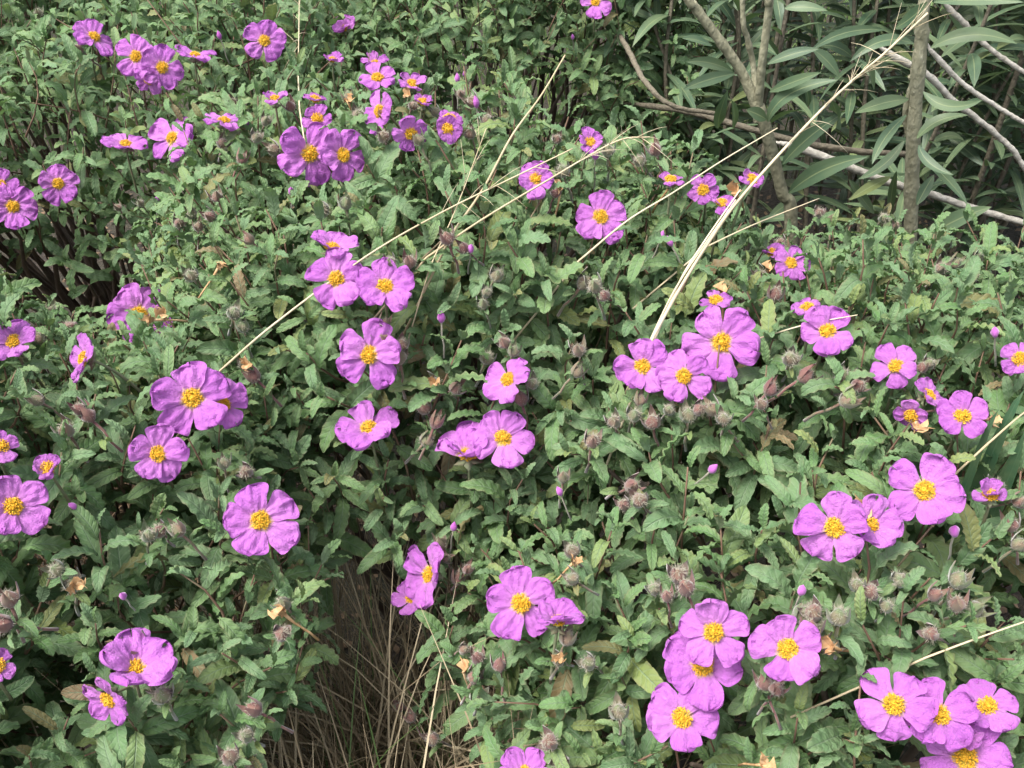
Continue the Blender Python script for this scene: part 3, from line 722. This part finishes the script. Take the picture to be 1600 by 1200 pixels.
ole = empty('oleander', (0.74, 1.62, 0), label='oleander with a straight pale upright stem and long leaves behind the broad rockrose', category='shrub', group='oleanders')
ole2 = empty('oleander', (0.46, 1.60, 0), label='oleander with a forked pale stem rising behind the pink flowers', category='shrub', group='oleanders')
ole3 = empty('oleander', (0.75, 2.35, 0), label='dense dark oleander thicket behind the two pale stems and the white dead branches', category='shrub', group='oleanders')
def stem(root, path, r0, r1, mat=M_OSTEM, name='stem'):
    pts = smooth_path(path, max(10, len(path) * 6)); g = Geo(); rr = np.linspace(r0, r1, len(pts)) * (1 + .05 * rng.standard_normal(len(pts)))
    for kx in range(6, len(pts) - 3, 7): rr[kx] *= 1.14
    g.tube(pts - np.array(root.location), rr, 10)
    return link(name, g.mesh(name, mat), root)
yv = 1.62
def on_y(px, py, y):
    d = ray(px, py); return CAM + d * (y / d[1])
P = [on_y(x, y, 1.62) for x, y in ((1418, 400), (1424, 300), (1427, 220), (1434, 120), (1440, 60), (1452, -30))]
foot = P[0] * 1; foot[2] = -.02; foot[0] += .03
stem(ole, [foot, foot * .5 + P[0] * .5 + [.01, .02, 0]] + P + [P[-1] + [.03, .05, .35]], .0145, .0095)
P = [on_y(x, y, 1.56) for x, y in ((1236, 345), (1222, 300), (1203, 225), (1186, 165))]
foot = P[0] * 1; foot[2] = -.02; foot[0] += .05
stem(ole2, [foot, foot * .5 + P[0] * .5 + [.015, 0, 0]] + P, .012, .0095)
F = P[-1]
stem(ole2, [F - [0, 0, .01]] + [on_y(x, y, 1.57) for x, y in ((1160, 115), (1122, 60), (1085, 10), (1066, -20))] + [on_y(1066, -20, 1.57) + [-.15, .05, .25]], .0085, .006, name='fork')
stem(ole2, [F - [0, 0, .01]] + [on_y(x, y, 1.55) for x, y in ((1190, 105), (1197, 50), (1203, 0), (1206, -20))] + [on_y(1206, -20, 1.55) + [.04, .05, .3]], .007, .005, name='fork')
stem(ole2, [F - [0, 0, .03]] + [on_y(x, y, 1.60) for x, y in ((1178, 110), (1168, 60), (1160, 0))] + [on_y(1160, 0, 1.6) + [-.03, .05, .3]], .005, .004, name='fork')
stem(ole, [on_y(x, y, 1.63) for x, y in ((1425, 240), (1414, 180), (1426, 130))] + [on_y(1424, 118, 1.63)], .004, .006, name='fork')
HERO = [((1165,225),(1350,110),(1570,205),30,0),((1085,205),(930,140),(785,290),24,0),((1130,430),(1230,545),(1405,470),24,0),((1060,465),(940,470),(810,530),26,0),((1050,540),(930,640),(890,770),22,0),
 ((1040,660),(960,790),(825,840),22,0),((1110,680),(1130,780),(1270,820),20,0),((975,830),(880,870),(780,940),20,0),((500,905),(640,770),(870,735),34,1),((470,770),(570,640),(765,525),30,1),
 ((400,570),(440,410),(730,375),32,1),((245,345),(100,370),(5,420),24,1),((235,335),(130,275),(20,290),22,1),((950,140),(740,120),(600,240),20,0),((1000,130),(1080,90),(1150,10),30,0),
 ((400,300),(520,240),(640,230),22,1),((1100,1140),(1270,1020),(1450,970),34,0),((395,560),(350,530),(300,515),26,1),((1100,650),(1180,540),(1340,540),26,0),((410,430),(520,380),(650,340),22,1),
 ((140,215),(70,180),(0,180),20,1),((975,1010),(975,900),(1005,800),16,0),((610,230),(690,280),(735,360),26,1),((900,420),(885,340),(855,250),28,0),((745,605),(730,540),(700,470),30,1),((1180,10),(1400,-10),(1600,10),22,0),
 ((480,40),(560,20),(680,50),22,1),((590,500),(600,440),(560,380),14,1),((170,600),(160,560),(215,420),22,1),((240,600),(255,530),(230,470),18,1),((900,1000),(840,930),(780,840),22,0),((1100,960),(1140,880),(1180,820),22,0)]
for (a, m_, c, w, own) in HERO:
    r_ = (ole, ole2)[own]; y0 = (1.60, 1.54)[own]; dy = rng.uniform(-.10, .02)
    p0, p1, p2 = on_y(*z3(*a), y0), on_y(*z3(*m_), y0 + dy * .6), on_y(*z3(*c), y0 + dy)
    t0 = (p0 - CAM) @ FWD
    co, q, uv = blade(p0, p1, p2, w * 1.25 / 3 / FPX * t0 * 1.9, unit(unit(CAM - p0) + np.array([0, 0, .5]) + rng.normal(0, .25, 3)))
    link('leaf', new_mesh('leaf', co - np.array(r_.location), q, uv=uv, mat=M_OLE), r_)
# the thicket behind: leaning stems with whorls of leaves
cnt = {ole: 0, ole2: 0, ole3: 0}; GB = Geo(); LV = []
def whorls(root, pts, step, Lr, prob=1.0):
    seg = np.linalg.norm(np.diff(pts, axis=0), axis=1); cum = np.concatenate([[0], np.cumsum(seg)]); s = step
    while s < cum[-1]:
        p = np.array([np.interp(s, cum, pts[:, i]) for i in range(3)]); a0 = rng.uniform(0, 6.28)
        for j in range(3):
            if rng.uniform() > prob: continue
            a = a0 + j * 2.094 + rng.normal(0, .2); el = rng.uniform(-.1, 1.0); L = rng.uniform(*Lr)
            d = np.array([math.cos(a) * math.cos(el), math.sin(a) * math.cos(el), math.sin(el)])
            p2 = p + d * L + np.array([0, 0, -L * rng.uniform(.05, .5)]); p1 = p + d * L * .55
            LV.append((root, p, p1, p2, rng.uniform(.016, .024)))
        s += step * rng.uniform(.7, 1.3)
for i in range(58):
    y0 = rng.uniform(1.9, 3.1); x0 = rng.uniform(.40 + .12 * (y0 - 1.9), 1.75)
    b0 = np.array([x0, y0, 0.0]); lean = np.array([rng.normal(.05, .18), rng.normal(0, .15), rng.uniform(1.0, 1.6)])
    pts = smooth_path([b0, b0 + lean * .35 + rng.normal(0, .03, 3), b0 + lean * .7 + rng.normal(0, .04, 3), b0 + lean], 16)
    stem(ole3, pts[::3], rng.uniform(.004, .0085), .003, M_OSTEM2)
    whorls(ole3, pts[3:], .036, (.09, .16), .9)
for root, y0, x0 in ((ole, 1.62, .74), (ole2, 1.57, .45)):
    for i in range(5):
        b0 = np.array([x0 + rng.normal(0, .06), y0 + rng.uniform(.2, .45), 0.0]); lean = np.array([rng.normal(0, .2), rng.uniform(.05, .3), rng.uniform(.9, 1.3)])
        pts = smooth_path([b0, b0 + lean * .35, b0 + lean * .7 + rng.normal(0, .03, 3), b0 + lean], 14)
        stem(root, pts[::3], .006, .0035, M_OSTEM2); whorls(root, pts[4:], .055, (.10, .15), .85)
LV.sort(key=lambda l: np.linalg.norm(l[3] - CAM))
rest = {ole: Geo(), ole2: Geo(), ole3: Geo()}
for (root, p0, p1, p2, w) in LV:
    up = unit(np.array([0, 0, 1.0]) + rng.normal(0, .3, 3)); loc = np.array(root.location)
    co, q, uv = blade(p0 - loc, p1 - loc, p2 - loc, w, up, 7, 2)
    px, py, dz = project((p0 + p2) / 2)
    if cnt[root] < 260 and 950 < px[0] < 1600 and 0 < py[0] < 420:
        link('leaf', new_mesh('leaf', co, q, uv=uv, mat=M_OLE), root); cnt[root] += 1
    else: rest[root].add(co, q, None, uv)
for root, g in rest.items():
    if g.n: link('foliage', g.mesh('foliage', M_OLE), root, kind='stuff')

# ------------------------------------------------------------------ dead branches
def dead(path, y, w, label, mat=M_DEAD, extra=None):
    ys = y if isinstance(y, (list, tuple)) else [y] * len(path)
    pts = [on_y(a, c, yy) for (a, c), yy in zip(path, ys)]; pts = smooth_path(pts, 8 * len(pts)); o = pts[0] * 1; o[2] = 0
    t0 = (pts[0] - CAM) @ FWD; r = w / FPX * t0 / 2
    g = Geo(); j = pts - pts[0]; j[1:-1] += rng.normal(0, .0004, (len(pts) - 2, 3))
    fr_ = np.linspace(0, 1, len(pts)); g.tube(j, r * np.minimum(1, .3 + 5 * fr_) * (1 - .3 * fr_) * (1 + .10 * np.sin(np.arange(len(pts)) * 1.7) * rng.uniform(0, 1, len(pts))), 9, .06)
    ob = link('dead_branch', g.mesh('dead_branch', mat), None, label=label, category='branch', group='dead branches among the oleanders')
    ob.location = pts[0]; return ob
dead([(1212,222),(1250,232),(1320,258),(1380,282),(1450,302),(1520,325),(1600,348),(1680,368)], 1.66, 14, 'thick white dead branch lying low behind both pale oleander stems')
dead([(1370,70),(1400,90),(1450,118),(1490,158),(1540,196),(1580,232),(1600,262),(1640,320)], 1.655, 12, 'curved white dead branch bending down beside the straight oleander stem')
dead([(1440,60),(1475,102),(1510,135),(1560,168),(1600,192),(1660,230)], 1.67, 9, 'thin forked-looking white dead branch above the curved one')
dead([(1470,0),(1500,30),(1540,70),(1580,100),(1660,150)], 1.70, 10, 'grey white dead branch high in the oleander thicket')
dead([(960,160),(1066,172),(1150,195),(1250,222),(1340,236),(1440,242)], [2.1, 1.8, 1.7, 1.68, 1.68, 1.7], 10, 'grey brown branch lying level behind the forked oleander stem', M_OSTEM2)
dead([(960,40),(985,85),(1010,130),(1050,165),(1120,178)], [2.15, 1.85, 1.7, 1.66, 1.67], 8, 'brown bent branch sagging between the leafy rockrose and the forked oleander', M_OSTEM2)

# ------------------------------------------------------------------ straw stalks
def stalk(path, w, label, head=None, ends=(0.02, 0.06)):
    """path in pixels; the foot sits in the leaf canopy, the stalk then rises clear of it"""
    n = len(path); ts = [hit(*p)[0] for p in path]; f = np.linspace(0, 1, n)
    t0 = ts[0] - ends[0]; t1 = min(ts[-1], ts[0] + .45) - ends[1]
    for i in range(1, n): t1 = min(t1, t0 + (ts[i] - .035 - t0) / f[i])   # clear of the leaves all along
    tt = t0 + (t1 - t0) * f
    pts = smooth_path([at(p[0], p[1], t) for p, t in zip(path, tt)], 6 * n)
    dn = unit(pts[0] - pts[2]); pts = np.vstack([pts[0] + dn * .10 + np.array([0, .02, -.05]), pts])
    o = pts[0] * 1; r = w / FPX * tt[0] / 2
    g = Geo(); g.tube(pts - o, np.linspace(r, r * .5, len(pts)), 5)
    ob = link('straw_stalk', g.mesh('straw_stalk', M_STRAW), None, label=label, category='grass stalk', group='dry straw stalks over the rockroses'); ob.location = o
    if head:
        G_ = Geo()
        for i in range(head):
            f0 = rng.uniform(.62, 1.0); k = int(f0 * (len(pts) - 2)); p = pts[k] - o; d = unit(unit(pts[min(k + 1, len(pts) - 1)] - pts[k - 1]) + rng.normal(0, .55, 3)); l = rng.uniform(.02, .05)
            c = bez(p, p + d * l * .6, p + d * l + np.array([0, 0, -.006]), 4); G_.tube(c, np.linspace(.0004, .00015, 4), 3)
        link('seed_bristles', G_.mesh('seed_bristles', M_STRAW), ob, kind='stuff')
    return ob
stalk([(345,578),(430,505),(573,400),(690,332),(790,283),(895,232)], 4, 'long straw stalk slanting from the flower pair over the bush crest', 8)
stalk([(667,402),(750,345),(850,285),(960,222),(1015,214)], 4, 'straw stalk with a frayed tip pointing toward the oleander', 14)
stalk([(705,367),(755,295),(800,212),(845,150),(883,86)], 4.5, 'straight straw stalk standing up past the leafy far rockrose')
stalk([(672,417),(715,320),(760,200)], 2.5, 'thin straw stalk crossing the upright one at its foot', 6)
stalk([(905,407),(980,345),(1050,302),(1130,250),(1215,200)], 3.5, 'straw stalk reaching past the single flower to the forked stem')
stalk([(1008,550),(1060,455),(1110,375),(1165,300),(1290,165),(1380,85),(1450,20)], 6, 'longest thick straw stalk rising from the flower group across both oleander stems', 34, (.02, .02))
stalk([(1015,548),(1062,440),(1100,378),(1157,296)], 4.5, 'short thick straw stalk bundled beside the longest one')
stalk([(1012,540),(1055,452),(1108,372),(1150,312)], 4, 'short split straw stalk bundled beside the longest one')
stalk([(1105,385),(1180,350),(1280,310)], 3, 'thin side straw branching from the thick straw bundle')
stalk([(1187,528),(1260,507),(1340,492)], 3, 'small straw stalk lying between the largest flower and the next flower')
stalk([(1448,1027),(1520,1000),(1600,972),(1700,940)], 4, 'straw stalk lying above the cluster of five flowers')
stalk([(1545,692),(1600,645),(1680,590)], 4, 'straw stalk beside the glossy strap leaves')
stalk([(468,170),(466,110),(467,50),(468,-40)], 3, 'fine upright grass stalk with branching head above the largest crest flower', 16)

# ------------------------------------------------------------------ strap leaves at the edge of the broad bush
t, k = hit(1575, 690); Pst = at(1575, 690, t + .06)
sl = empty('strap_leaf_plant', (Pst[0] + .03, Pst[1] + .05, 0), label='glossy dark green strap leaves poking through the broad rockrose', category='plant')
for i, (a, c, w) in enumerate((((1500,770),(1600,610),30),((1530,760),(1640,640),26),((1560,790),(1610,660),26),((1490,760),(1560,640),18))):
    p0 = np.array(sl.location) + rng.normal(0, .015, 3) * [1, 1, 0]; p2 = at(c[0], c[1], t - .03); p1 = at(a[0], a[1], t + .03)
    co, q, uv = blade(p0, p1 + [0, 0, .05], p2, w / FPX * t, unit(CAM - p2), 14, 2)
    link('leaf', new_mesh('leaf', co - np.array(sl.location), q, uv=uv, mat=M_STRAP), sl)

# ------------------------------------------------------------------ dry grass in the gap, litter, far grass
def blades(n, region, hr, lean, wr, mat, name, label, cat):
    g = Geo()
    for i in range(n):
        x, y = region(); h_ = rng.uniform(*hr); a = rng.uniform(0, 6.28); ln = rng.uniform(*lean) * h_
        p0 = np.array([x, y, -.01]); p2 = p0 + np.array([math.cos(a) * ln, math.sin(a) * ln, h_]); p1 = p0 + np.array([math.cos(a) * ln * .25, math.sin(a) * ln * .25, h_ * .75])
        if rng.uniform() < .25: p2[2] *= .55
        c = bez(p0, p1, p2, 7); tan = unit(np.gradient(c, axis=0)); X = unit(np.cross(tan, rng.normal(0, 1, 3))); w = rng.uniform(*wr) * np.array([1, 1, .95, .85, .7, .45, .1])
        v = np.stack([c - X * w[:, None], c + X * w[:, None]], 1).reshape(-1, 3)
        g.add(v, [[k_ * 2, k_ * 2 + 1, k_ * 2 + 3, k_ * 2 + 2] for k_ in range(6)])
    link(name, g.mesh(name, mat), None, kind='stuff', label=label, category=cat)
blades(3600, lambda: (rng.normal(-.14, .12), rng.uniform(.15, .9)), (.18, .70), (.2, 1.0), (.0006, .0019), M_DRY, 'dry_grass', 'tangled dry grass in the dark gap between the bushes', 'dry grass')
blades(260, lambda: (rng.normal(-.12, .10), rng.uniform(.2, .8)), (.2, .62), (.2, .9), (.0008, .0016), M_GRASS, 'green_grass', 'sparse green grass blades among the dry grass in the gap', 'grass')
blades(900, lambda: (rng.uniform(-1.2, -.45), rng.uniform(1.1, 1.7)), (.15, .5), (.3, 1.2), (.0006, .0016), M_LITTER, 'withered_twigs', 'thin brown withered twigs in the dark hollow between two rockroses', 'twigs')
blades(5000, lambda: (rng.uniform(-2.5, 3.5), rng.uniform(2.9, 5.5)), (.12, .45), (.2, .9), (.0015, .003), M_GRASS, 'meadow_grass', 'light green grass on the ground far behind the oleander', 'grass')
g = Geo()
for i in range(7000):
    p = np.array([rng.uniform(-1.5, 1.6), rng.uniform(.1, 2.9), rng.uniform(.002, .02)]); a = rng.uniform(0, 6.28); d = np.array([math.cos(a), math.sin(a), rng.normal(0, .3)]) * rng.uniform(.012, .028); s = np.array([-math.sin(a), math.cos(a), rng.normal(0, .3)]) * .007
    g.add([p, p + d * .5 + s, p + d, p + d * .5 - s], [[0, 1, 2, 3]])
link('leaf_litter', g.mesh('leaf_litter', M_LITTER), None, kind='stuff', label='brown fallen leaves on the soil under the bushes', category='leaf litter')
print('TRIS', sum(sum(p.loop_total - 2 for p in me.polygons) if len(me.polygons) < 5000 else 2 * len(me.polygons) for me in bpy.data.meshes))
